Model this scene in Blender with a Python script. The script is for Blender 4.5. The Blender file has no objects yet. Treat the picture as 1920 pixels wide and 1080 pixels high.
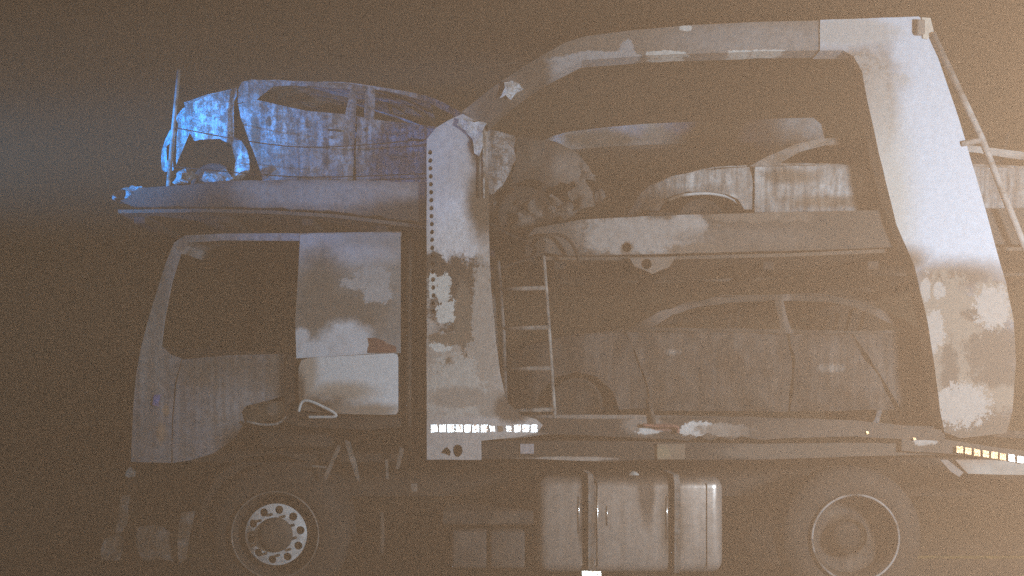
import bpy, bmesh, math, random
from mathutils import Vector, noise
from mathutils.geometry import delaunay_2d_cdt
random.seed(7)
scene = bpy.context.scene
COL = scene.collection
# ------------------------------------------------------------------ camera
CAM_Y, CAM_Z, F_MM = -6.5, 1.40, 33.3
cam_d = bpy.data.cameras.new('camera'); cam = bpy.data.objects.new('camera', cam_d); COL.objects.link(cam)
cam.location = (0, CAM_Y, CAM_Z); cam.rotation_euler = (math.pi / 2, 0, 0)
cam_d.lens = F_MM; cam_d.sensor_width = 36; cam_d.shift_y = 220 / 1920; cam_d.clip_end = 500; cam_d.clip_start = .05
scene.camera = cam
# ------------------------------------------------------------------ night sky
wd = bpy.data.worlds.new('World'); scene.world = wd; wd.use_nodes = True
bgn = wd.node_tree.nodes['Background']; bgn.inputs['Color'].default_value = (.9, .55, .3, 1); bgn.inputs['Strength'].default_value = .008
# ------------------------------------------------------------------ the emergency vehicles' lamps and one added blue fill
def lamp(name, kind, loc, target, power, color, size=.1, angle=None, blend=.5):
    d = bpy.data.lights.new(name, kind); d.energy = power; d.color = color; d.shadow_soft_size = size
    if kind == 'SPOT': d.spot_size = angle; d.spot_blend = blend
    o = bpy.data.objects.new(name, d); COL.objects.link(o); o.location = loc
    o.rotation_euler = (Vector(target) - Vector(loc)).to_track_quat('-Z', 'Y').to_euler()
    return o
lamp('flood_lamp', 'POINT', (4.35, -4.1, 2.05), (1.5, 0, 2), 1430, (1.0, .94, .92), .35)
lamp('blue_beacon_and_fill', 'SPOT', (-8.0, -4.6, 1.55), (-2.3, .40, 3.25), 15500, (.04, .42, 1.0), .1, math.radians(9.5), 1.0)
lamp('blue_beacon_and_fill', 'SPOT', (-4.6, -4.4, 2.2), (-1.05, .4, 3.42), 1300, (.12, .42, 1.0), .1, math.radians(22), 1.0)  # added fill, brightens the rear half of the top car
# ------------------------------------------------------------------ render and exposure
scene.view_settings.view_transform = 'Standard'; scene.view_settings.look = 'None'
scene.view_settings.exposure = 0; scene.view_settings.gamma = 1; scene.view_settings.use_curve_mapping = False
cy = scene.cycles
cy.max_bounces = 4; cy.diffuse_bounces = 2; cy.glossy_bounces = 2; cy.volume_bounces = 1; cy.transparent_max_bounces = 4
cy.use_denoising = False; cy.sample_clamp_indirect = .8

# ================================================================== helpers
PXM = 273.0; HOR = 760.0
def kk(Y): return (Y - CAM_Y) / (-CAM_Y) / PXM
def W2(p, Y=0.0): return ((p[0] - 960) * kk(Y), CAM_Z + (HOR - p[1]) * kk(Y))
def W(px, py, Y=0.0):
    x, z = W2((px, py), Y); return Vector((x, Y, z))
def link(o, parent=None):
    COL.objects.link(o)
    if parent is not None:
        o.parent = parent; o.matrix_parent_inverse = world_inv(parent)
    return o
def world_inv(p):
    m = p.matrix_basis.copy(); q = p
    while q.parent is not None:
        m = q.parent.matrix_basis @ q.matrix_parent_inverse @ m if False else m
        q = q.parent
    return m.inverted()
def obj(name, me, mat, parent=None, smooth=None):
    o = bpy.data.objects.new(name, me)
    if mat is not None: me.materials.append(mat)
    link(o, parent)
    return o
def root(name, loc, label, cat, group=None):
    o = bpy.data.objects.new(name, None); COL.objects.link(o); o.location = loc; o.empty_display_size = .2
    o['label'] = label; o['category'] = cat
    if group: o['group'] = group
    bpy.context.view_layer.update()
    return o
def mesh_of(name, v, f, smooth=False):
    me = bpy.data.meshes.new(name); me.from_pydata([tuple(a) for a in v], [], f); me.update()
    if smooth: me.polygons.foreach_set('use_smooth', [True] * len(me.polygons))
    return me
def pip(p, poly):
    x, y = p; c = False; j = len(poly) - 1
    for i in range(len(poly)):
        xi, yi = poly[i]; xj, yj = poly[j]
        if (yi > y) != (yj > y) and x < (xj - xi) * (y - yi) / (yj - yi + 1e-12) + xi: c = not c
        j = i
    return c
def densify(poly, sp, rag=0, seed=0):
    out = []
    n = len(poly)
    for i in range(n):
        a = Vector(poly[i]); b = Vector(poly[(i + 1) % n]); L = (b - a).length; m = max(1, int(math.ceil(L / sp)))
        for k in range(m):
            q = a.lerp(b, k / m)
            if rag:
                s = Vector((q.x * 9 + seed, q.y * 9, seed)); 
                q = q + Vector((noise.noise(s), noise.noise(s + Vector((31, 7, 5))))) * rag + Vector((noise.noise(s * 3.7), noise.noise(s * 3.7 + Vector((3, 17, 5))))) * rag * .5
            out.append((q.x, q.y))
    return out
def circle(c, r, n=12, rz=None):
    rz = rz or r
    return [(c[0] + r * math.cos(2 * math.pi * i / n), c[1] + rz * math.sin(2 * math.pi * i / n)) for i in range(n)]
def sheet(name, outline, mat, parent, Y=0.0, holes=(), thick=.006, sp=.08, dent=0.0, dscale=3.0, bow=None, place=None, inward=1, rag=0, hsp=None, seed=0, smooth=True):
    """A plate cut to an outline (given in reference pixels on the plane Y), with holes, dents, curvature and real thickness."""
    out = densify([W2(p, Y) for p in outline], sp, rag, seed)
    hs = [densify([W2(p, Y) for p in h], hsp or sp, rag * .6, seed + 3) for h in holes]
    pts = list(out); edges = [(i, (i + 1) % len(out)) for i in range(len(out))]
    for h in hs:
        b = len(pts); pts += h; edges += [(b + i, b + (i + 1) % len(h)) for i in range(len(h))]
    if dent or bow:
        x0 = min(p[0] for p in out); x1 = max(p[0] for p in out); z0 = min(p[1] for p in out); z1 = max(p[1] for p in out)
        x = x0 + sp * .5; row = 0
        while x < x1:
            z = z0 + sp * (.5 if row % 2 else .95)
            while z < z1:
                if pip((x, z), out) and not any(pip((x, z), h) for h in hs): pts.append((x, z))
                z += sp
            x += sp * .87; row += 1
    vv, ee, ff, *_ = delaunay_2d_cdt([Vector(p) for p in pts], edges, [], 0, 1e-5)
    tri = []
    for f in ff:
        c = (sum(vv[i][0] for i in f) / 3, sum(vv[i][1] for i in f) / 3)
        if pip(c, out) and not any(pip(c, h) for h in hs): tri.append(tuple(f))
    yp = Y if place is None else place
    def y_at(x, z):
        d = bow(x, z) if bow else 0.0
        if dent:
            s = Vector((x * dscale, z * dscale, seed * 1.7)); d += dent * (noise.noise(s) + .5 * noise.noise(s * 2.3))
        return yp + inward * d
    n = len(vv)
    front = [(p[0], y_at(p[0], p[1]), p[1]) for p in vv]
    back = [(a[0], a[1] + inward * thick, a[2]) for a in front]
    V = front + back; F = []
    cnt = {}
    for t in tri:
        a, b, c = t
        ar = (vv[b][0] - vv[a][0]) * (vv[c][1] - vv[a][1]) - (vv[c][0] - vv[a][0]) * (vv[b][1] - vv[a][1])
        if (ar < 0) == (inward > 0): t = (a, c, b)
        F.append(t); F.append((t[2] + n, t[1] + n, t[0] + n))
        for e in ((t[0], t[1]), (t[1], t[2]), (t[2], t[0])):
            cnt[e] = cnt.get(e, 0) + 1
    nf = len(F)
    for (a, b) in cnt:
        if (b, a) not in cnt:
            k = len(V); V += [front[a], front[b], back[b], back[a]]; F.append((k + 1, k, k + 3, k + 2))
    me = mesh_of(name, V, F)
    if smooth: me.polygons.foreach_set('use_smooth', [i < nf for i in range(len(F))])
    return obj(name, me, mat, parent)
def tube(name, pts, r, mat, parent, n=8, r2=None, closed=False):
    P = [Vector(p) for p in pts]; V = []; F = []; m = len(P)
    up = Vector((0, 1, 0))
    for i, p in enumerate(P):
        d = (P[(i + 1) % m] - P[i - 1]) if closed else (P[min(i + 1, m - 1)] - P[max(i - 1, 0)])
        d.normalize(); u = d.cross(up)
        if u.length < 1e-3: u = d.cross(Vector((1, 0, 0)))
        u.normalize(); w = d.cross(u); rr = r if r2 is None else r + (r2 - r) * i / (m - 1)
        for k in range(n):
            a = 2 * math.pi * k / n; V.append(p + u * rr * math.cos(a) + w * rr * math.sin(a))
    for i in range(m if closed else m - 1):
        j = (i + 1) % m
        for k in range(n): F.append((i * n + k, i * n + (k + 1) % n, j * n + (k + 1) % n, j * n + k))
    if not closed:
        F.append(tuple(range(n - 1, -1, -1))); F.append(tuple((m - 1) * n + k for k in range(n)))
    return obj(name, mesh_of(name, V, F, True), mat, parent)
def spline(pts, k=8):
    P = [Vector(p) for p in pts]; out = []
    for i in range(len(P) - 1):
        a = P[max(i - 1, 0)]; b = P[i]; c = P[i + 1]; d = P[min(i + 2, len(P) - 1)]
        for s in range(k):
            t = s / k; out.append(.5 * ((2 * b) + (c - a) * t + (2 * a - 5 * b + 4 * c - d) * t * t + (3 * b - a - 3 * c + d) * t ** 3))
    out.append(P[-1]); return out
def box(name, lo, hi, mat, parent, bev=.004, seg=1):
    bm = bmesh.new(); bmesh.ops.create_cube(bm, size=1)
    for v in bm.verts: v.co = Vector([(lo[i] + hi[i]) / 2 + v.co[i] * (hi[i] - lo[i]) for i in range(3)])
    if bev: bmesh.ops.bevel(bm, geom=bm.edges[:] , offset=bev, segments=seg, affect='EDGES', profile=.5)
    me = bpy.data.meshes.new(name); bm.to_mesh(me); bm.free()
    if seg > 1: me.polygons.foreach_set('use_smooth', [True] * len(me.polygons))
    return obj(name, me, mat, parent)
def pbox(name, x0, y0, x1, y1, Y, depth, mat, parent, bev=.004, seg=1):
    a = W(x0, y1, Y); b = W(x1, y0, Y)
    return box(name, (a.x, Y, a.z), (b.x, Y + depth, b.z), mat, parent, bev, seg)
def lathe(name, prof, c, mat, parent, n=48):
    """prof: list of (radius, y) turned about the axle (Y) through c."""
    V = []; F = []; m = len(prof)
    for i in range(n):
        a = 2 * math.pi * i / n
        for (r, y) in prof: V.append((c[0] + r * math.cos(a), c[1] + y, c[2] + r * math.sin(a)))
    for i in range(n):
        j = (i + 1) % n
        for k in range(m - 1): F.append((i * m + k, i * m + k + 1, j * m + k + 1, j * m + k))
    return obj(name, mesh_of(name, V, F, True), mat, parent)
def slab(name, pts, Y0, Y1, th, mat, parent, Yref=0.0, ny=1, sag=0.0, crown=0.0, ends=None, dent=0.0, nsub=1):
    """A sheet that follows a polyline of reference points along the vehicle and spans Y0..Y1 across it."""
    Q = [W2(p, Yref) for p in pts]; q = []
    for i in range(len(Q) - 1):
        for s in range(nsub): t = s / nsub; q.append((Q[i][0] * (1 - t) + Q[i + 1][0] * t, Q[i][1] * (1 - t) + Q[i + 1][1] * t))
    q.append(Q[-1]); V = []; F = []; m = len(q); c = ny + 1
    for layer in (0, 1):
        for (x, z) in q:
            e = ends(x, z) if ends else 0.0
            for j in range(c):
                t = j / ny; y = (Y0 + e) * (1 - t) + (Y1 - e) * t
                zz = z + crown * (1 - (2 * t - 1) ** 2) - layer * th
                if dent: zz += dent * noise.noise(Vector((x * 3, y * 3, z)))
                V.append((x, y, zz))
    o = m * c
    for i in range(m - 1):
        for j in range(ny):
            a = i * c + j; F.append((a, a + c, a + c + 1, a + 1)); F.append((o + a, o + a + 1, o + a + c + 1, o + a + c))
        a = i * c; F.append((a, o + a, o + a + c, a + c)); a = i * c + ny; F.append((a, a + c, o + a + c, o + a))
    for i in (0, m - 1):
        for j in range(ny):
            a = i * c + j; F.append((a, a + 1, o + a + 1, o + a) if i == 0 else (a, o + a, o + a + 1, a + 1))
    return obj(name, mesh_of(name, V, F), mat, parent)

# ================================================================== materials
def nn(nt, t, **kw):
    n = nt.nodes.new(t)
    for k, v in kw.items(): setattr(n, k, v)
    return n
def c4(c): return (c[0], c[1], c[2], 1.0) if not isinstance(c, (int, float)) else (c, c, c, 1.0)
def burnt(name, base, layers=(), Y=0.0, rough=.75, metal=0.0, grain=.35, gscale=9.0, streak=0.0, bump=.25, bscale=40.0, spec=.3):
    """Painted or bare sheet metal with stains and painted-in light: layers of (colour, blobs, softness, ragged edge, edge scale); a blob is an ellipse px,py,rx,ry."""
    m = bpy.data.materials.new(name); m.use_nodes = True; nt = m.node_tree; L = nt.links; b = nt.nodes['Principled BSDF']
    tc = nn(nt, 'ShaderNodeTexCoord'); co = tc.outputs['Object']
    def math_(op, a, bb=None, cl=False):
        n = nn(nt, 'ShaderNodeMath', operation=op, use_clamp=cl)
        for i, v in enumerate((a, bb)):
            if v is None: continue
            if isinstance(v, (int, float)): n.inputs[i].default_value = v
            else: L.new(v, n.inputs[i])
        return n.outputs[0]
    def noise_(scale, detail=6, rg=.6, vec=None, dist=0):
        n = nn(nt, 'ShaderNodeTexNoise'); n.inputs['Scale'].default_value = scale; n.inputs['Detail'].default_value = detail
        n.inputs['Roughness'].default_value = rg; n.inputs['Distortion'].default_value = dist; L.new(vec or co, n.inputs['Vector']); return n.outputs['Fac']
    def mix(f, a, c):
        n = nn(nt, 'ShaderNodeMix', data_type='RGBA')
        if isinstance(f, (int, float)): n.inputs[0].default_value = f
        else: L.new(f, n.inputs[0])
        for i, v in ((6, a), (7, c)):
            if isinstance(v, (tuple, list)): n.inputs[i].default_value = c4(v)
            else: L.new(v, n.inputs[i])
        return n.outputs[2]
    col = c4(base); nodecol = None
    cur = base if isinstance(base, tuple) else (base,) * 3
    ncache = {}
    for lay in layers:
        colr, blobs, soft, amt, sc = lay[:5]
        op = lay[5] if len(lay) > 5 else 1.0
        if sc not in ncache:
            ncache[sc] = math_('ADD', math_('MULTIPLY', math_('SUBTRACT', noise_(sc, 8, .65), .5), .8), math_('MULTIPLY', math_('SUBTRACT', noise_(sc * 4.3, 7, .7), .5), .55))
        nz = math_('MULTIPLY', ncache[sc], amt * 2)
        acc = None
        if blobs == 'all':
            acc = math_('ADD', nz, .5)
            mr = nn(nt, 'ShaderNodeMapRange', interpolation_type='SMOOTHSTEP'); L.new(acc, mr.inputs[0])
            mr.inputs[1].default_value = .5 - soft; mr.inputs[2].default_value = .5 + soft; mask = mr.outputs[0]
        else:
            for (px, py, rx, ry) in blobs:
                x, z = W2((px, py), Y); k = kk(Y)
                s = nn(nt, 'ShaderNodeVectorMath', operation='SUBTRACT'); L.new(co, s.inputs[0]); s.inputs[1].default_value = (x, 0, z)
                t = nn(nt, 'ShaderNodeVectorMath', operation='MULTIPLY'); L.new(s.outputs[0], t.inputs[0]); t.inputs[1].default_value = (1 / (rx * k), 0, 1 / (ry * k))
                l = nn(nt, 'ShaderNodeVectorMath', operation='LENGTH'); L.new(t.outputs[0], l.inputs[0])
                v = l.outputs['Value']; acc = v if acc is None else math_('MINIMUM', acc, v)
            d = math_('ADD', acc, nz)
            mr = nn(nt, 'ShaderNodeMapRange', interpolation_type='SMOOTHSTEP'); L.new(d, mr.inputs[0])
            mr.inputs[1].default_value = 1 + soft; mr.inputs[2].default_value = 1 - soft; mask = mr.outputs[0]
        if op != 1.0: mask = math_('MULTIPLY', mask, op)
        cur = mix(mask, cur, colr)
    g = noise_(gscale, 9, .68)
    mr = nn(nt, 'ShaderNodeMapRange'); L.new(g, mr.inputs[0]); mr.inputs[1].default_value = .3; mr.inputs[2].default_value = .7
    mr.inputs[3].default_value = 1 - grain; mr.inputs[4].default_value = 1 + grain * .35
    fac = mr.outputs[0]
    if streak:
        mp = nn(nt, 'ShaderNodeMapping'); L.new(co, mp.inputs[0]); mp.inputs['Scale'].default_value = (1, 1, .05)
        st = noise_(26, 5, .65, mp.outputs[0]); m2 = nn(nt, 'ShaderNodeMapRange'); L.new(st, m2.inputs[0]); m2.inputs[1].default_value = .38; m2.inputs[2].default_value = .62
        m2.inputs[3].default_value = 1 - streak; m2.inputs[4].default_value = 1.1; fac = math_('MULTIPLY', fac, m2.outputs[0])
    hs = nn(nt, 'ShaderNodeVectorMath', operation='SCALE')
    if isinstance(cur, tuple): hs.inputs[0].default_value = cur
    else: L.new(cur, hs.inputs[0])
    L.new(fac, hs.inputs['Scale']); L.new(hs.outputs[0], b.inputs['Base Color'])
    b.inputs['Roughness'].default_value = rough; b.inputs['Metallic'].default_value = metal; b.inputs['Specular IOR Level'].default_value = spec
    if bump:
        bn = nn(nt, 'ShaderNodeBump'); bn.inputs['Strength'].default_value = bump; bn.inputs['Distance'].default_value = .01
        L.new(noise_(bscale, 6, .6), bn.inputs['Height']); L.new(bn.outputs[0], b.inputs['Normal'])
    return m
SOOT = (.022, .019, .017); BROWN = (.12, .085, .06); ASH = (.34, .31, .29); PALE = (.52, .50, .48); WHITE = (.78, .78, .79); STEEL = (.17, .155, .145); RUST = (.16, .075, .04)
def retro(name, col, lean=-.1, rise=.12):
    m = bpy.data.materials.new(name); m.use_nodes = True; nt = m.node_tree; b = nt.nodes['Principled BSDF']; L = nt.links
    tc = nn(nt, 'ShaderNodeTexCoord')
    n1 = nn(nt, 'ShaderNodeTexNoise'); n1.inputs['Scale'].default_value = 55; n1.inputs['Detail'].default_value = 4; L.new(tc.outputs['Object'], n1.inputs['Vector'])
    cr = nn(nt, 'ShaderNodeValToRGB'); L.new(n1.outputs['Fac'], cr.inputs[0]); cr.color_ramp.elements[0].position = .36; cr.color_ramp.elements[1].position = .46
    cr.color_ramp.elements[0].color = (.30, .17, .10, 1); cr.color_ramp.elements[1].color = c4(col); L.new(cr.outputs[0], b.inputs['Base Color'])
    b.inputs['Metallic'].default_value = 1; b.inputs['Roughness'].default_value = .33
    # prism facets of the film, random tilt plus a lean aiming the lamp's glint
    v = nn(nt, 'ShaderNodeTexVoronoi'); v.inputs['Scale'].default_value = 900; L.new(tc.outputs['Object'], v.inputs['Vector'])
    s = nn(nt, 'ShaderNodeVectorMath', operation='SUBTRACT'); L.new(v.outputs['Color'], s.inputs[0]); s.inputs[1].default_value = (.5 - lean, .5, .5 - rise)
    sc = nn(nt, 'ShaderNodeVectorMath', operation='SCALE'); L.new(s.outputs[0], sc.inputs[0]); sc.inputs['Scale'].default_value = .55
    ge = nn(nt, 'ShaderNodeNewGeometry'); ad = nn(nt, 'ShaderNodeVectorMath', operation='ADD'); L.new(ge.outputs['Normal'], ad.inputs[0]); L.new(sc.outputs[0], ad.inputs[1])
    no = nn(nt, 'ShaderNodeVectorMath', operation='NORMALIZE'); L.new(ad.outputs[0], no.inputs[0]); L.new(no.outputs[0], b.inputs['Normal'])
    return m

M = {}
M['black'] = burnt('charred_steel', (.012, .011, .010), [((.045, .036, .03), 'all', .25, .6, 5)], grain=.5, rough=.85)
M['dark'] = burnt('sooty_steel', (.06, .052, .047), [(BROWN, 'all', .2, .7, 7), (SOOT, 'all', .15, .7, 3.3)], grain=.5, streak=.3)
M['steel'] = burnt('burnt_bare_steel', STEEL, [(BROWN, 'all', .2, .6, 6), (ASH, 'all', .1, .5, 14, .4)], grain=.5, streak=.3, rough=.6)
M['ash'] = burnt('ash_grey_steel', ASH, [(BROWN, 'all', .2, .8, 8), (PALE, 'all', .08, .6, 17, .6)], grain=.5, streak=.3)
M['tread'] = burnt('perforated_runway_steel', (.10, .08, .065), [(BROWN, 'all', .2, .8, 6)], grain=.6, gscale=60, bump=.8, bscale=70)
M['retro'] = retro('reflective_tape', (1, .95, .9))
M['retro_post'] = retro('reflective_tape_post', (1, .95, .9), .98, .05)
M['retro_low'] = retro('side_marker_film', (1, .9, .75), .74, .36)
M['retro_amber'] = retro('amber_reflector', (.62, .36, .18), .0, .22)

# ================================================================== the ground
def ground():
    m = burnt('asphalt', (.045, .043, .042), [((.07, .065, .06), 'all', .3, .5, 1.2)], grain=.6, gscale=120, rough=.8, bump=.5, bscale=150)
    v = [(-60, -30, 0), (60, -30, 0), (60, 60, 0), (-60, 60, 0)]
    o = obj('road', mesh_of('road', v, [(0, 1, 2, 3)]), m); o['kind'] = 'structure'
    y = burnt('worn_yellow_paint', (.85, .48, .10), [((.3, .2, .08), 'all', .1, .5, 9)], grain=.5, gscale=40)
    a = 2.35; v = [(-14, a + .02, .004), (14, a - .35, .004), (14, a - .20, .004), (-14, a + .17, .004)]
    o = obj('road_marking', mesh_of('road_marking', v, [(0, 1, 2, 3)]), y); o['kind'] = 'structure'
ground()

# ================================================================== the car transporter
T = root('car_transporter', (0, 1.2, 0), 'burnt-out white car transporter lorry with arched side frame and gutted cab', 'lorry')

# ---- side frame: front post with a row of pin holes
m_post = burnt('post_paint', (.42, .37, .345), [
    ((.50, .45, .43), [(855, 330, 60, 110)], .35, .4, 6),
    ((.70, .67, .71), [(855, 435, 50, 75)], .5, .25, 5),
    (BROWN, [(905, 380, 30, 70), (895, 270, 16, 50)], .5, .5, 6),
    ((.075, .055, .042), [(860, 560, 60, 78), (815, 500, 25, 30)], .2, 1.2, 7),
    ((.36, .31, .28), [(905, 600, 22, 120), (815, 640, 30, 22), (870, 690, 70, 50)], .10, 1.3, 9),
    ((.66, .63, .60), [(832, 545, 14, 32), (838, 585, 20, 22), (812, 535, 8, 28), (826, 650, 18, 10)], .05, 1.3, 13),
    ((.17, .13, .10), [(868, 590, 16, 70), (845, 635, 40, 12), (840, 700, 14, 30)], .1, 1.5, 11),
    ((.48, .44, .41), [(855, 725, 50, 55), (905, 760, 24, 30)], .06, 1.6, 12),
    ((.33, .28, .25), [(860, 745, 60, 20), (935, 760, 40, 30)], .25, .6, 8),
    ((.47, .42, .41), [(850, 840, 80, 40), (900, 800, 120, 18)], .3, .3, 6),
    ((.10, .075, .06), [(962, 765, 35, 28)], .3, .5, 9)], grain=.28, gscale=22, bump=.5, bscale=55)
post_pts = [(800, 262), (818, 240), (840, 226), (868, 214), (900, 230), (914, 250), (916, 360), (917, 480), (922, 560), (930, 640), (938, 700), (950, 752), (975, 778), (1005, 786), (1018, 797), (1006, 812), (965, 821), (902, 826), (902, 862), (800, 862)]
holes = []
for i in range(21):
    y = 286 + i * 14.9; x = 806.5 + (i / 20) * 6.5
    holes.append(circle((x, y), 4.2, 8, 4.6))
holes.append(circle((858, 845), 9.5, 12, 12)); holes.append([(826, 850), (832, 842), (838, 838), (845, 846), (843, 855), (834, 851)])
sheet('front_post', post_pts, m_post, T, 0, holes, thick=.15, sp=.1, hsp=.5, rag=.004)
m_drip = burnt('melted_plastic', (.66, .65, .68), [(ASH, 'all', .2, .7, 20)], grain=.4, bump=.8, bscale=60)
sheet('melted_trim', [(862, 222), (890, 228), (912, 230), (906, 246), (905, 276), (897, 291), (890, 286), (886, 262), (872, 244), (858, 236)], m_drip, T, -.03, thick=.02, sp=.03, dent=.03, dscale=14, rag=.012)
# recess strip beside the post
for x in (896, 906):
    tube('guide_rail', [W(x, 262, -.004), W(x + 1, 372, -.004)], .008, M['dark'] if x == 896 else M['ash'], T, 6)

# ---- arch beam
m_beam = burnt('sooted_beam_paint', (.145, .122, .108), [
    ((.30, .30, .32), [(1060, 118, 55, 14), (1130, 104, 70, 9), (1175, 95, 16, 18), (1040, 135, 24, 22)], .1, .9, 13),
    ((.20, .195, .20), [(1420, 75, 160, 30)], .6, .5, 5),
    (PALE, [(1285, 52, 12, 5), (1250, 99, 40, 5), (1390, 97, 22, 4), (1440, 96, 30, 4)], .1, 1.2, 16),
    ((.085, .07, .06), [(930, 200, 40, 40), (1000, 130, 35, 45)], .4, .6, 7)], grain=.35, gscale=20, bump=.5, bscale=50)
beam_pts = [(866, 210), (905, 178), (945, 150), (1000, 114), (1060, 80), (1100, 68), (1190, 57), (1290, 48), (1420, 42), (1536, 39), (1536, 94), (1400, 98), (1290, 101), (1220, 104), (1092, 114), (1020, 151), (975, 182), (940, 210), (914, 236), (890, 226)]
sheet('arch_beam', beam_pts, m_beam, T, .012, thick=.14, sp=.1, rag=.005)
m_flake = burnt('peeled_paint', (.80, .80, .84), [(ASH, 'all', .1, .5, 14)], grain=.2)
sheet('paint_flake', [(936, 184), (947, 166), (946, 154), (960, 151), (972, 157), (981, 168), (968, 176), (958, 188), (948, 180)], m_flake, T, -.02, thick=.003, sp=.025, dent=.03, dscale=12, rag=.006)
# ---- rear leg of the arch
m_leg = burnt('leg_paint', (.46, .49, .56), [
    ((.19, .165, .15), [(1585, 150, 100, 65), (1640, 190, 42, 120)], .45, .45, 5),
    ((.36, .35, .35), [(1590, 60, 90, 26)], .3, .4, 5),
    ((.15, .12, .10), [(1615, 175, 26, 75), (1590, 120, 50, 18), (1650, 250, 22, 80)], .35, .9, 9),
    ((.36, .34, .33), [(1690, 150, 16, 12), (1640, 190, 30, 80), (1600, 115, 40, 10)], .3, 2.2, 30, .6), ((.40, .385, .37), [(1665, 380, 45, 160)], .7, .4, 5),
    ((.12, .09, .07), [(1790, 520, 110, 30), (1700, 490, 40, 26), (1860, 540, 40, 22)], .75, .3, 4),
    ((.10, .08, .067), [(1800, 700, 160, 165)], .4, .3, 6), ((.20, .165, .135), [(1770, 640, 70, 125), (1860, 570, 44, 46), (1830, 735, 90, 46)], .06, 1.0, 17),
    ((.10, .08, .065), [(1850, 660, 44, 36), (1870, 705, 50, 20), (1830, 590, 26, 12), (1780, 700, 16, 60), (1830, 806, 130, 34)], .3, 1.5, 15),
    ((.31, .28, .26), [(1860, 575, 34, 40), (1800, 760, 55, 40), (1735, 540, 9, 26), (1760, 545, 12, 14), (1750, 620, 20, 40)], .06, 1.5, 20)], grain=.16, gscale=24, bump=.35, bscale=60)
leg_pts = [(1537, 38), (1640, 34), (1722, 32), (1742, 48), (1752, 90), (1800, 232), (1835, 350), (1870, 478), (1886, 532), (1900, 600), (1904, 680), (1898, 770), (1886, 812), (1800, 822), (1770, 810), (1762, 770), (1752, 690), (1738, 600), (1714, 500), (1680, 420), (1648, 290), (1626, 190), (1616, 135), (1600, 106), (1580, 95), (1537, 95)]
sheet('rear_leg', leg_pts, m_leg, T, 0, [circle((1722, 49), 0.001)] if False else [], thick=.16, sp=.1, rag=.003)
box_l = W(1719, 64, -.05); box_h = W(1735, 36, -.05)
cl = box('corner_lamp', (box_l.x, -.05, box_l.z), (box_h.x, -.004, box_h.z), burnt('lamp_housing', (.20, .17, .15), grain=.4), T, .012, 2)
sheet('corner_bracket', [(1728, 33), (1744, 34), (1752, 66), (1744, 66), (1738, 74), (1730, 72)], burnt('bracket_paint', (.52, .45, .38)), T, -.012, thick=.01)
m_rail = burnt('rail_paint', (.42, .40, .39), [(BROWN, 'all', .3, .6, 6)], grain=.3)
tube('stay_rail', [W(1748, 64, -.02), W(1840, 260, -.02), W(1885, 375, -.02), W(2085, 872, -.02)], .022, m_rail, T, 10)
tube('stay_bracket', [W(1802, 270, -.005), W(1836, 264, -.02)], .020, m_rail, T, 8)
# ---- far side of the frame
FAR = 2.42
m_far = burnt('far_frame_paint', (.50, .49, .50), [(BROWN, [(1330, 276, 50, 12), (1120, 270, 60, 20), (1480, 330, 60, 60)], .4, .8, 6), ((.2, .17, .15), 'all', .3, .5, 2.2), ((.03, .025, .02), [(1560, 560, 260, 240), (950, 480, 120, 300)], .15, .3, 6)], Y=FAR, grain=.3)
sheet('far_arch_beam', beam_pts, m_far, T, 0, thick=.14, sp=.14, place=FAR, inward=-1)
sheet('far_rear_leg', leg_pts, m_far, T, 0, thick=.15, sp=.14, place=FAR + .01, inward=-1)
sheet('far_front_post', post_pts, M['steel'], T, 0, thick=.15, sp=.14, place=FAR + .01, inward=-1)
# ---- reflective tape on the post foot
tp = burnt('tape_backing', (.3, .2, .14), grain=.5)
x = 808
for i in range(13):
    w = 12.5
    if True:
        z = sheet('reflector', [(x, 796.5), (x + w, 796), (x + w, 810), (x, 810.5)] if i < 7 or i > 9 else [(x, 798), (x + w * .8, 799), (x + w * .9, 809), (x + 2, 810)], M['retro_post'] if i not in (8, ) else tp, T, -.003, thick=.002, sp=.02, rag=.0 if i < 2 or i == 11 else .004, seed=i)
    x += 15.6

# ---- peak deck over the cab
m_peak = burnt('peak_rail_paint', (.030, .024, .02), [
    ((.26, .22, .20), [(650, 362, 190, 30), (470, 360, 60, 26)], .55, .35, 4),
    ((.05, .04, .032), [(800, 395, 120, 26), (330, 370, 120, 40)], .6, .4, 5)], grain=.35, gscale=25)
sheet('peak_deck_rail', [(225, 378), (262, 352), (330, 347), (440, 340), (600, 339), (798, 341), (798, 418), (700, 404), (600, 395), (500, 390), (380, 388), (262, 388)], m_peak, T, .05, thick=.05, sp=.06, rag=.016, dent=.012)
sheet('far_peak_deck_rail', [(225, 378), (262, 352), (330, 347), (440, 340), (600, 339), (798, 341), (798, 418), (700, 404), (500, 390), (262, 388)], M['dark'], T, .05, thick=.05, sp=.2, place=FAR, inward=-1)
pk = [(215, 390), (380, 388), (500, 391), (620, 398), (800, 420)]
slab('runway', pk, .11, .85, .025, M['tread'], T, .05)
slab('runway', pk, 1.55, 2.30, .025, M['tread'], T, .05)
for px, py in ((240, 392), (400, 391), (560, 396), (700, 409)):
    a = W(px, py + 8, .05); box('cross_member', (a.x, .16, a.z - .05), (a.x + .08, 2.34, a.z), M['black'], T, .004)
m_pole = burnt('pole_paint', (.5, .49, .5), [(BROWN, 'all', .2, .5, 5)])
tube('guard_pole', [W(336, 130, .10), W(327, 225, .10), W(316, 350, .10)], .013, m_pole, T, 8, .016)
tube('guard_pole', [W(336, 130, .10) + Vector((0, 2.2, 0)), W(316, 350, .10) + Vector((0, 2.2, 0))], .013, m_pole, T, 8, .016)
def cable(name, a, mid, b, r=.004): tube(name, spline([a, mid, b], 10), r, M['black'], T, 5)
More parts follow.
